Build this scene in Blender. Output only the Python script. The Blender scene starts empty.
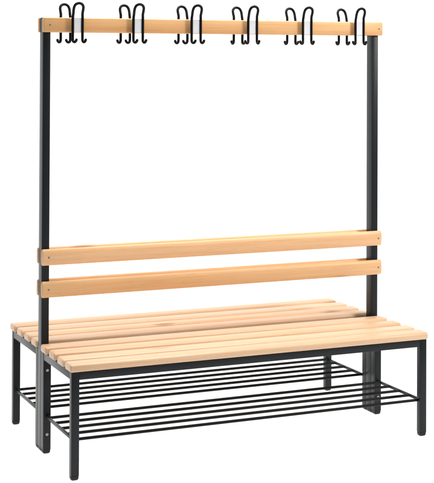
import bpy, bmesh, math, random
from mathutils import Vector, Matrix

random.seed(4)
S = bpy.context.scene
COL = S.collection

# ------------------------------------------------------------------ helpers
def finish(bm, name, mat, smooth_angle=35):
    me = bpy.data.meshes.new(name)
    bmesh.ops.recalc_face_normals(bm, faces=bm.faces[:])
    bm.to_mesh(me); bm.free()
    for p in me.polygons:
        p.use_smooth = True
    me.set_sharp_from_angle(angle=math.radians(smooth_angle))
    me.materials.append(mat)
    return me

def box_mesh(name, sx, sy, sz, mat, bev=0.002, seg=3):
    bm = bmesh.new()
    bmesh.ops.create_cube(bm, size=1.0)
    for v in bm.verts:
        v.co = Vector((v.co.x * sx, v.co.y * sy, v.co.z * sz))
    if bev:
        bmesh.ops.bevel(bm, geom=bm.edges[:], offset=bev, segments=seg, profile=0.5, affect='EDGES')
    return finish(bm, name, mat)

def profile_bar(name, length, pts, mat, end_bev=0.003):
    """closed (y,z) outline swept along x, its two ends eased"""
    bm = bmesh.new()
    n = len(pts)
    cy = sum(p[0] for p in pts) / n; cz = sum(p[1] for p in pts) / n
    hy = max(abs(p[0] - cy) for p in pts); hz = max(abs(p[1] - cz) for p in pts)
    def ring(x, inset):
        ky, kz = 1 - inset / hy, 1 - inset / hz
        return [bm.verts.new((x, cy + (p[0] - cy) * ky, cz + (p[1] - cz) * kz)) for p in pts]
    h = length / 2; e = end_bev
    rings = [ring(-h, e), ring(-h + e * .3, e * .3), ring(-h + e, 0)]
    for k in range(1, 8):
        rings.append(ring(-h + e + (length - 2 * e) * k / 8, 0))
    rings += [ring(h - e, 0), ring(h - e * .3, e * .3), ring(h, e)]
    for a, b in zip(rings, rings[1:]):
        for i in range(n):
            bm.faces.new((a[i], a[(i + 1) % n], b[(i + 1) % n], b[i]))
    bm.faces.new(rings[0]); bm.faces.new(rings[-1])
    return finish(bm, name, mat, 50)

def round_rect(w, h, r, seg=6):
    pts = []
    for cx, cy, a0 in ((w/2-r, h/2-r, 0), (-w/2+r, h/2-r, 90), (-w/2+r, -h/2+r, 180), (w/2-r, -h/2+r, 270)):
        for k in range(seg + 1):
            a = math.radians(a0 + 90 * k / seg)
            pts.append((cx + r * math.cos(a), cy + r * math.sin(a)))
    return pts

def slat_outline(w, h, rt, rb, seg=8):
    """slat section: well rounded upper edges, tighter lower ones"""
    pts = []
    for cx, cy, a0, r in ((w/2-rt, h/2-rt, 0, rt), (-w/2+rt, h/2-rt, 90, rt), (-w/2+rb, -h/2+rb, 180, rb), (w/2-rb, -h/2+rb, 270, rb)):
        for k in range(seg + 1):
            a = math.radians(a0 + 90 * k / seg)
            pts.append((cx + r * math.cos(a), cy + r * math.sin(a)))
    return pts

def camber(w, h, n=14):
    """board section with a cambered face and well rounded long edges"""
    pts = []
    for k in range(4 * n):
        a = 2 * math.pi * (k + .5) / (4 * n)
        c, s_ = math.cos(a), math.sin(a)
        pts.append((w / 2 * math.copysign(abs(c) ** 1.06, c), h / 2 * math.copysign(abs(s_) ** .70, s_)))
    return pts

def smooth_path(pts, sub=6):
    P = [Vector(p) for p in pts]
    P = [2 * P[0] - P[1]] + P + [2 * P[-1] - P[-2]]
    out = []
    for i in range(1, len(P) - 2):
        for k in range(sub):
            t = k / sub
            a, b, c, d = P[i-1], P[i], P[i+1], P[i+2]
            out.append(0.5 * ((2*b) + (c-a)*t + (2*a-5*b+4*c-d)*t*t + (3*b-a-3*c+d)*t**3))
    out.append(P[-2])
    return out

def tube_into(bm, path, r, n=14, ball=True):
    path = [Vector(p) for p in path]
    t0 = (path[1] - path[0]).normalized()
    nrm = t0.orthogonal().normalized()
    rings = []
    def add(c, t, nr, rad):
        b = t.cross(nr)
        return [bm.verts.new(c + (nr * math.cos(2*math.pi*k/n) + b * math.sin(2*math.pi*k/n)) * rad) for k in range(n)]
    prev = t0
    last = len(path) - 1
    for i, c in enumerate(path):
        t = (path[min(i+1, last)] - path[max(i-1, 0)]).normalized()
        q = prev.rotation_difference(t)
        nrm = (q @ nrm).normalized(); nrm = (nrm - t * nrm.dot(t)).normalized()
        prev = t
        if i == 0 and ball:
            for ang in (80, 55, 28):
                a = math.radians(ang)
                rings.append(add(c - t * r * math.sin(a), t, nrm, r * math.cos(a)))
        rings.append(add(c, t, nrm, r))
        if i == last and ball:
            for ang in (28, 55, 80):
                a = math.radians(ang)
                rings.append(add(c + t * r * math.sin(a), t, nrm, r * math.cos(a)))
    for a, b in zip(rings, rings[1:]):
        for i in range(n):
            bm.faces.new((a[i], a[(i+1) % n], b[(i+1) % n], b[i]))
    bm.faces.new(rings[0]); bm.faces.new(rings[-1])

def tube_mesh(name, path, r, mat, n=14, ball=True):
    bm = bmesh.new(); tube_into(bm, path, r, n, ball)
    return finish(bm, name, mat, 60)

def dome_mesh(name, r, h, mat, slot=True):
    """low domed screw / bolt head facing -y, with a small driver recess"""
    bm = bmesh.new()
    prof = [(r, 0), (r, -h*.35), (r*.86, -h*.72), (r*.6, -h*.95), (r*.42, -h)]
    if slot: prof += [(r*.36, -h*.9), (r*.30, -h*.35)]
    n = 20; rings = []
    for rad, y in prof:
        rings.append([bm.verts.new((rad*math.cos(2*math.pi*k/n), y, rad*math.sin(2*math.pi*k/n))) for k in range(n)])
    for a, b in zip(rings, rings[1:]):
        for i in range(n): bm.faces.new((a[i], a[(i+1) % n], b[(i+1) % n], b[i]))
    bm.faces.new(rings[0]); bm.faces.new(rings[-1])
    return finish(bm, name, mat, 45)

def foot_mesh(name, sx, sy, h, mat):
    """plastic foot plug: the section of the tube, rounded in towards the floor; origin on the floor"""
    bm = bmesh.new()
    rings = []
    for z, k in ((0, .0075), (.0006, .0052), (.0022, .0028), (.005, .0011), (.009, .0002), (h, 0)):
        pts = round_rect(sx - 2*k, sy - 2*k, max(.0035, .006 - k*.3), 4)
        rings.append([bm.verts.new((p[0], p[1], z)) for p in pts])
    n = len(rings[0])
    for a, b in zip(rings, rings[1:]):
        for i in range(n): bm.faces.new((a[i], a[(i+1) % n], b[(i+1) % n], b[i]))
    bm.faces.new(rings[0]); bm.faces.new(rings[-1])
    return finish(bm, name, mat, 40)

ROOT = None
WORLD = {}
def part(name, me, loc, parent, rotz=0.0, flip=False):
    o = bpy.data.objects.new(name, me)
    COL.objects.link(o)
    o.parent = parent
    loc = Vector(loc)
    pw, pr = WORLD[parent.name]
    o.location = Matrix.Rotation(-pr, 3, 'Z') @ (loc - pw)
    o.rotation_euler = (0, 0, rotz - pr)
    WORLD[o.name] = (loc, rotz)
    return o

# ------------------------------------------------------------------ materials
def nodes(name):
    m = bpy.data.materials.new(name); m.use_nodes = True
    nt = m.node_tree
    return m, nt, nt.nodes["Principled BSDF"]

def wood(name, light, mid, dark, rough=0.44, coat=0.18):
    m, nt, b = nodes(name)
    N, Lk = nt.nodes, nt.links
    tc = N.new("ShaderNodeTexCoord"); oi = N.new("ShaderNodeObjectInfo")
    off = N.new("ShaderNodeVectorMath"); off.operation = 'SCALE'
    comb = N.new("ShaderNodeCombineXYZ")
    Lk.new(oi.outputs["Random"], comb.inputs[0]); Lk.new(oi.outputs["Random"], comb.inputs[1]); Lk.new(oi.outputs["Random"], comb.inputs[2])
    Lk.new(comb.outputs[0], off.inputs[0]); off.inputs["Scale"].default_value = 37.0
    add = N.new("ShaderNodeVectorMath"); add.operation = 'ADD'
    Lk.new(tc.outputs["Object"], add.inputs[0]); Lk.new(off.outputs[0], add.inputs[1])
    def mapped(sx, sy, sz):
        mp = N.new("ShaderNodeMapping"); mp.inputs["Scale"].default_value = (sx, sy, sz)
        Lk.new(add.outputs[0], mp.inputs["Vector"]); return mp
    def noise(mp, scale, det, rgh=.55, dist=0.0):
        n = N.new("ShaderNodeTexNoise"); n.inputs["Scale"].default_value = scale
        n.inputs["Detail"].default_value = det; n.inputs["Roughness"].default_value = rgh
        n.inputs["Distortion"].default_value = dist
        Lk.new(mp.outputs[0], n.inputs["Vector"]); return n
    def ramp(src, stops):
        r = N.new("ShaderNodeValToRGB"); e = r.color_ramp.elements
        while len(e) < len(stops): e.new(.5)
        for k, (p, c) in enumerate(stops):
            e[k].position = p; e[k].color = (*c, 1)
        Lk.new(src, r.inputs[0]); return r
    def mix(kind, fac, a, bb):
        x = N.new("ShaderNodeMix"); x.data_type = 'RGBA'; x.blend_type = kind
        if isinstance(fac, float): x.inputs["Factor"].default_value = fac
        else: Lk.new(fac, x.inputs["Factor"])
        Lk.new(a, x.inputs["A"])
        if isinstance(bb, tuple): x.inputs["B"].default_value = (*bb, 1)
        else: Lk.new(bb, x.inputs["B"])
        return x.outputs["Result"]
    # broad bands of growth rings, stretched far along the board
    big = noise(mapped(.55, 16, 16), 1.6, 3, .5, .6)
    base = ramp(big.outputs["Fac"], [(.28, dark), (.50, mid), (.74, light)])
    fine = noise(mapped(2.2, 150, 150), 2.0, 4, .6, .2)
    fr = ramp(fine.outputs["Fac"], [(.30, (.80, .76, .70)), (.62, (1, 1, 1))])
    col = mix('MULTIPLY', .55, base.outputs[0], fr.outputs[0])
    # short dark flecks (pores)
    fl = noise(mapped(12, 420, 420), 1.5, 2, .5)
    flr = ramp(fl.outputs["Fac"], [(.64, (1, 1, 1)), (.74, (.72, .60, .48))])
    col = mix('MULTIPLY', .6, col, flr.outputs[0])
    # a few small knots
    vo = N.new("ShaderNodeTexVoronoi"); vo.inputs["Scale"].default_value = 1.0
    Lk.new(mapped(1.7, 6.5, 6.5).outputs[0], vo.inputs["Vector"])
    kr = ramp(vo.outputs["Distance"], [(.0, (.42, .24, .13)), (.050, (.62, .42, .28)), (.11, (1, 1, 1))])
    col = mix('MULTIPLY', .7, col, kr.outputs[0])
    # board to board variation
    hs = N.new("ShaderNodeHueSaturation")
    mr = N.new("ShaderNodeMapRange"); mr.inputs["To Min"].default_value = .95; mr.inputs["To Max"].default_value = 1.03
    Lk.new(oi.outputs["Random"], mr.inputs["Value"]); Lk.new(mr.outputs[0], hs.inputs["Value"])
    mr2 = N.new("ShaderNodeMapRange"); mr2.inputs["To Min"].default_value = 1.06; mr2.inputs["To Max"].default_value = .94
    Lk.new(oi.outputs["Random"], mr2.inputs["Value"]); Lk.new(mr2.outputs[0], hs.inputs["Saturation"])
    Lk.new(col, hs.inputs["Color"]); Lk.new(hs.outputs[0], b.inputs["Base Color"])
    b.inputs["Roughness"].default_value = rough
    b.inputs["Specular IOR Level"].default_value = .5
    b.inputs["Coat Weight"].default_value = coat; b.inputs["Coat Roughness"].default_value = .35
    bp = N.new("ShaderNodeBump"); bp.inputs["Strength"].default_value = .10; bp.inputs["Distance"].default_value = .0008
    Lk.new(fine.outputs["Fac"], bp.inputs["Height"]); Lk.new(bp.outputs[0], b.inputs["Normal"])
    return m

def painted(name, col, rough, spec, bump=.02, scale=400):
    m, nt, b = nodes(name)
    N, Lk = nt.nodes, nt.links
    tc = N.new("ShaderNodeTexCoord")
    n = N.new("ShaderNodeTexNoise"); n.inputs["Scale"].default_value = 70; n.inputs["Detail"].default_value = 5
    Lk.new(tc.outputs["Object"], n.inputs["Vector"])
    r = N.new("ShaderNodeValToRGB")
    r.color_ramp.elements[0].position = .3; r.color_ramp.elements[1].position = .75
    r.color_ramp.elements[0].color = (*[c * .985 for c in col], 1)
    r.color_ramp.elements[1].color = (*[c * 1.015 for c in col], 1)
    Lk.new(n.outputs["Fac"], r.inputs[0]); Lk.new(r.outputs[0], b.inputs["Base Color"])
    mr = N.new("ShaderNodeMapRange"); mr.inputs["To Min"].default_value = rough - .015; mr.inputs["To Max"].default_value = rough + .02
    Lk.new(n.outputs["Fac"], mr.inputs["Value"]); Lk.new(mr.outputs[0], b.inputs["Roughness"])
    b.inputs["Specular IOR Level"].default_value = spec
    n2 = N.new("ShaderNodeTexNoise"); n2.inputs["Scale"].default_value = scale; n2.inputs["Detail"].default_value = 1
    Lk.new(tc.outputs["Object"], n2.inputs["Vector"])
    bp = N.new("ShaderNodeBump"); bp.inputs["Strength"].default_value = bump; bp.inputs["Distance"].default_value = .0004
    Lk.new(n2.outputs["Fac"], bp.inputs["Height"]); Lk.new(bp.outputs[0], b.inputs["Normal"])
    return m

M_SLAT = wood("beech_seat", (.785, .532, .335), (.755, .484, .288), (.71, .424, .235))
M_RAIL = wood("beech_rail", (.85, .508, .255), (.81, .458, .210), (.75, .392, .162))
M_BACK = wood("beech_back", (.88, .555, .300), (.86, .508, .252), (.82, .448, .200))
M_STEEL = painted("anthracite_powder_coat", (.0140, .0166, .0192), .32, .20)
M_ROD = painted("black_rod_paint", (.0055, .006, .0063), .42, .16)
M_HOOK = painted("black_wire_coating", (.0045, .005, .0055), .34, .14, .02)
M_CAP = painted("black_plastic", (.008, .008, .0085), .5, .35, .2, 500)
M_PLATE = painted("white_plastic", (.78, .78, .805), .4, .4, .03)
M_SCREW, _nt, _b = nodes("zinc_screw")
_b.inputs["Base Color"].default_value = (.25, .245, .23, 1); _b.inputs["Metallic"].default_value = .6; _b.inputs["Roughness"].default_value = .55
M_BOLT, _nt, _b = nodes("bright_bolt")
_b.inputs["Base Color"].default_value = (.48, .48, .48, 1); _b.inputs["Metallic"].default_value = .6; _b.inputs["Roughness"].default_value = .5

def acrylic(name):
    m = bpy.data.materials.new(name); m.use_nodes = True
    nt = m.node_tree; N, Lk = nt.nodes, nt.links
    N.remove(N["Principled BSDF"]); out = N["Material Output"]
    tc = N.new("ShaderNodeTexCoord"); n = N.new("ShaderNodeTexNoise"); n.inputs["Scale"].default_value = 3
    Lk.new(tc.outputs["Object"], n.inputs["Vector"])
    r = N.new("ShaderNodeValToRGB")
    r.color_ramp.elements[0].color = (.93, .93, .93, 1); r.color_ramp.elements[1].color = (.95, .95, .95, 1)
    Lk.new(n.outputs["Fac"], r.inputs[0])
    d = N.new("ShaderNodeBsdfDiffuse"); t = N.new("ShaderNodeBsdfTranslucent"); mx = N.new("ShaderNodeMixShader")
    Lk.new(r.outputs[0], d.inputs[0]); Lk.new(r.outputs[0], t.inputs[0])
    mx.inputs[0].default_value = .6
    Lk.new(d.outputs[0], mx.inputs[1]); Lk.new(t.outputs[0], mx.inputs[2]); Lk.new(mx.outputs[0], out.inputs[0])
    return m
M_ACRYL = acrylic("white_acrylic")

# ------------------------------------------------------------------ dimensions (metres)
L = 1.5            # length over the frames
W = .030           # leg section
D = .469           # half depth
ZF = .400          # top of the steel frame
A = .026           # half depth of the upright
B = .063           # outer face of the rear legs
H = 1.7215
SLAT_T = .029

# ------------------------------------------------------------------ the bench
ROOT = bpy.data.objects.new("cloakroom_bench", None)
COL.objects.link(ROOT)
ROOT.location = (L / 2, 0, 0)
ROOT["label"] = "double-sided cloakroom bench with pale wooden slats, black steel frame, coat hooks and shoe racks"
ROOT["category"] = "bench"
WORLD[ROOT.name] = (Vector((L / 2, 0, 0)), 0.0)

CAPH = .016
# uprights with the tall back
up_me = box_mesh("upright", W, 2 * A - .001, H - .004 - CAPH, M_STEEL, .0015)
up_foot = foot_mesh("foot_cap", W, 2 * A - .001, CAPH, M_CAP)
up_cap = box_mesh("top_cap", W - .001, 2 * A - .002, .004, M_CAP, .0012, 2)
for x in (W / 2, L - W / 2):
    u = part("upright", up_me, (x, 0, CAPH + (H - .004 - CAPH) / 2), ROOT)
    part("foot_cap", up_foot, (x, 0, 0), u)
    part("top_cap", up_cap, (x, 0, H - .002), u)

# legs of the two seat frames: outer ones square, rear ones bolted against the upright
leg_me = box_mesh("leg", W, W, ZF - CAPH, M_STEEL, .0022)
leg_foot = foot_mesh("foot_cap", W, W, CAPH, M_CAP)
RD = B - A
rear_me = box_mesh("rear_leg", W, RD, ZF - .001 - CAPH, M_STEEL, .0013)
rear_foot = foot_mesh("foot_cap", W, RD, CAPH, M_CAP)
bolt_me = dome_mesh("bolt", .0058, .0035, M_BOLT)
for sy in (-1, 1):
    for x in (W / 2, L - W / 2):
        l = part("leg", leg_me, (x, sy * (D - W / 2), CAPH + (ZF - CAPH) / 2), ROOT)
        part("foot_cap", leg_foot, (x, sy * (D - W / 2), 0), l)
        l = part("rear_leg", rear_me, (x, sy * (A + RD / 2), CAPH + (ZF - .001 - CAPH) / 2), ROOT)
        part("foot_cap", rear_foot, (x, sy * (A + RD / 2), 0), l)
        for z in (.077, .329):
            part("bolt", bolt_me, (x, sy * B, z), l, 0 if sy < 0 else math.pi)

# frame rails under the slats
long_me = box_mesh("long_rail", L - 2 * W, W - .001, W, M_STEEL, .0018)
end_me = box_mesh("end_rail", W - .001, D - W - B, W, M_STEEL, .0018)
for sy in (-1, 1):
    part("long_rail", long_me, (L / 2, sy * (D - W / 2 - .0002), ZF - W / 2 - .0004), ROOT)
    part("long_rail", long_me, (L / 2, sy * (B - W / 2 - .002), ZF - W / 2 - .0016), ROOT)
    for x in (W / 2, L - W / 2):
        part("end_rail", end_me, (x, sy * (B + (D - W - B) / 2), ZF - W / 2 - .0004), ROOT)

# seat slats
slat_me = profile_bar("seat_slat", L + .011, slat_outline(.0815, SLAT_T, .0128, .0045), M_SLAT, .0065)
for sy in (-1, 1):
    for yc in ((.434, .325, .200, .076) if sy < 0 else (.4385, .320, .202, .084)):
        dx = random.uniform(-.0012, .0012)
        part("seat_slat", slat_me, (L / 2 + dx, sy * yc, ZF + SLAT_T / 2), ROOT, 0 if sy < 0 else math.pi)

# back rails and hook rails on both faces of the uprights
RT = .020
RX0, RX1 = -.004, 1.512
back_me = profile_bar("back_rail", RX1 - RX0, camber(RT, .0646), M_BACK, .006)
hook_rail_me = profile_bar("hook_rail", RX1 - RX0, round_rect(RT, .0585, .0040, 4), M_RAIL, .003)
screw_me = dome_mesh("screw", .0042, .0018, M_SCREW)
for sy in (-1, 1):
    y = sy * (A + RT / 2)
    for me, nm, zc in ((hook_rail_me, "hook_rail", H - .0585 / 2), (back_me, "back_rail", .8016 - .0323), (back_me, "back_rail", .6742 - .0323)):
        r = part(nm, me, ((RX0 + RX1) / 2, y, zc), ROOT, 0 if sy < 0 else math.pi)
        for x in (.023, 1.494):
            part("screw", screw_me, (x, sy * (A + RT - .0003), zc), r, 0 if sy < 0 else math.pi)

# shoe racks
RR = .0058
rod_me = tube_mesh("rod", [(-L/2 + .020, 0, 0), (0, 0, 0), (L/2 - .020, 0, 0)], RR, M_ROD, 14, False)
cross_me = box_mesh("cross_bar", .010, D - W - B, .011, M_STEEL, .0015)
for sy in (-1, 1):
    rack = bpy.data.objects.new("shoe_rack", None); COL.objects.link(rack)
    rack.parent = ROOT
    rl = Vector((L / 2, sy * .266, .147)); rack.location = rl - WORLD[ROOT.name][0]
    WORLD[rack.name] = (rl, 0.0)
    for k in range(5):
        part("rod", rod_me, (L / 2, sy * (.0885 + .0895 * k), .147), rack)
    for x in (.0155, L - .0155):
        part("cross_bar", cross_me, (x, sy * (B + (D - W - B) / 2), .1455), rack)

# coat hooks: one bent wire with a hat loop on top and two coat tips, on a white plate
WR = .0055
def hook_wire(splay_l, splay_r):
    """local frame: plate faces -y, origin on the rail face at mid rail height"""
    h = .0198
    left  = [(-h + splay_l * .85, -.0325, -0.0590), (-h + splay_l * .75, -.0305, -0.0635), (-h + splay_l * .45, -.026, -0.0680), (-h + splay_l * .12, -.019, -0.0660), (-h, -.0155, -0.0575)]
    right = [( h + splay_r * .85, -.0325, -0.0590), ( h + splay_r * .75, -.0305, -0.0635), ( h + splay_r * .45, -.026, -0.0680), ( h + splay_r * .12, -.019, -0.0660), ( h, -.0155, -0.0575)]
    pts = left + [(-h, -.0150, -.030), (-h, -.0150, 0), (-h, -.0152, .030), (-h + .001, -.0175, .045), (-h + .0005, -.024, .060),
                  (-h + .0018, -.0295, .0725), (-h + .0075, -.0335, .0825), (0, -.0350, .0868), (h - .0075, -.0335, .0825),
                  (h - .0012, -.0295, .0725), (h - .0005, -.024, .060), (h - .001, -.0175, .045), (h, -.0152, .030), (h, -.0150, 0), (h, -.0150, -.030)]
    pts += list(reversed(right))
    return smooth_path(pts, 6)
hook_out = tube_mesh("coat_hook", hook_wire(.014, .010), WR, M_HOOK)
hook_fwd = tube_mesh("coat_hook", hook_wire(.012, .010), WR, M_HOOK)
hook_in = tube_mesh("coat_hook", hook_wire(-.024, .004), WR, M_HOOK)
def plate_mesh():
    bm = bmesh.new()
    bmesh.ops.create_cube(bm, size=1.0)
    for v in bm.verts:
        v.co = Vector((v.co.x * .0355, v.co.y * .003 - .0135, v.co.z * .0575))
    bmesh.ops.bevel(bm, geom=bm.edges[:], offset=.0010, segments=2, affect='EDGES')
    # two short pegs that stand the plate off the rail
    for z in (-.015, .015):
        g = bmesh.ops.create_cone(bm, cap_ends=True, segments=20, radius1=.006, radius2=.006, depth=.0125,
                                  matrix=Matrix.Translation((0, -.006, z)) @ Matrix.Rotation(math.pi / 2, 4, 'X'))
    return finish(bm, "hook_plate", M_PLATE)
plate_me = plate_mesh()
front_x = [.130, .3815, .632, .8845, 1.138, 1.390]
back_x = [.114, .366, .618, .868, 1.118, 1.3685]
zc = H - .0585 / 2
for i, x in enumerate(front_x):
    hk = part("coat_hook", hook_fwd if i < 3 else hook_in, (x, -(A + RT), zc), ROOT)
    part("hook_plate", plate_me, (x, -(A + RT), zc), hk)
for i, x in enumerate(back_x):
    hk = part("coat_hook", hook_out if i < 3 else hook_in, (x, A + RT, zc), ROOT, math.pi)
    part("hook_plate", plate_me, (x, A + RT, zc), hk, math.pi)

# ------------------------------------------------------------------ added white acrylic floor and backdrop, lit through so no shadows show
def sheet(name, prof, x0, x1):
    bm = bmesh.new()
    n = 24
    rows = [[bm.verts.new((x0 + (x1 - x0) * k / n, y, z)) for k in range(n + 1)] for y, z in prof]
    for a, b in zip(rows, rows[1:]):
        for k in range(n): bm.faces.new((a[k], a[k+1], b[k+1], b[k]))
    me = finish(bm, name, M_ACRYL, 60)
    o = bpy.data.objects.new(name, me); COL.objects.link(o)
    o["kind"] = "structure"
    return o
X0, X1 = -6.0, 9.0
YB = 2.6; R = 1.4
sheet("floor", [(-4.2 + (YB + 4.2) * k / 20, 0) for k in range(21)], X0, X1)
sheet("backdrop", [(YB + R * math.sin(math.radians(a)), R - R * math.cos(math.radians(a))) for a in range(0, 91, 5)] + [(YB + R, z) for z in (2, 3, 4, 5)], X0, X1)

def area(name, loc, target, sx, sy, power, col=(1, 1, 1)):
    l = bpy.data.lights.new(name, 'AREA'); l.shape = 'RECTANGLE'; l.size = sx; l.size_y = sy; l.energy = power; l.color = col
    o = bpy.data.objects.new(name, l); COL.objects.link(o); o.location = loc
    o.rotation_euler = (Vector(target) - Vector(loc)).to_track_quat('-Z', 'Y').to_euler()
    return o
# unseen lamps added below and behind the acrylic to turn it pure white
area("added_under_light", (1.5, 0, -1.2), (1.5, 0, 0), 18, 11, 990)
area("added_back_light", (1.5, 5.6, 2.3), (1.5, 4.0, 2.3), 18, 8, 640)
# soft boxes above and to the right of the camera
area("overhead_softbox", (0.65, -.15, 3.9), (0.7, -.05, 0.4), 3.6, 1.2, 190, (1, .985, .96))
area("key_softbox", (3.9, -3.3, 2.9), (.6, 0, 1.0), 1.0, 1.3, 115, (1, .98, .95))

w = bpy.data.worlds.new("World"); S.world = w; w.use_nodes = True
bg = w.node_tree.nodes["Background"]
bg.inputs[0].default_value = (.93, .96, 1, 1); bg.inputs[1].default_value = .12

# ------------------------------------------------------------------ camera
F, CX, CY, IW, IH = 1453.8623, 344.9164, 36.8026, 434.0, 483.0
CAM = Vector((-1.4695, -5.7416, 1.5652)); YAW, PIT, ROL = -.4563, .0143, .0030
_fit = dict(F=F)
cy_, sy_ = math.cos(YAW), math.sin(YAW)
right = Vector((cy_, sy_, 0)); fwd0 = Vector((-sy_, cy_, 0)); up0 = Vector((0, 0, 1))
fwd = fwd0 * math.cos(PIT) + up0 * math.sin(PIT)
up = -fwd0 * math.sin(PIT) + up0 * math.cos(PIT)
r2 = right * math.cos(ROL) + up * math.sin(ROL)
u2 = up * math.cos(ROL) - right * math.sin(ROL)
cam = bpy.data.cameras.new("camera"); co = bpy.data.objects.new("camera", cam); COL.objects.link(co)
m = Matrix((r2, u2, -fwd)).transposed().to_4x4(); m.translation = CAM
co.matrix_world = m
cam.sensor_fit = 'HORIZONTAL'; cam.sensor_width = 36.0
cam.lens = 36.0 * F / IW
cam.shift_x = -(CX - IW / 2) / IW
cam.shift_y = (CY - IH / 2) / IW
cam.clip_start = .05; cam.clip_end = 100
S.camera = co

S.view_settings.view_transform = 'Standard'; S.view_settings.look = 'None'
S.view_settings.exposure = 0; S.view_settings.gamma = 1
S.cycles.use_denoising = True
S.cycles.max_bounces = 6; S.cycles.diffuse_bounces = 4
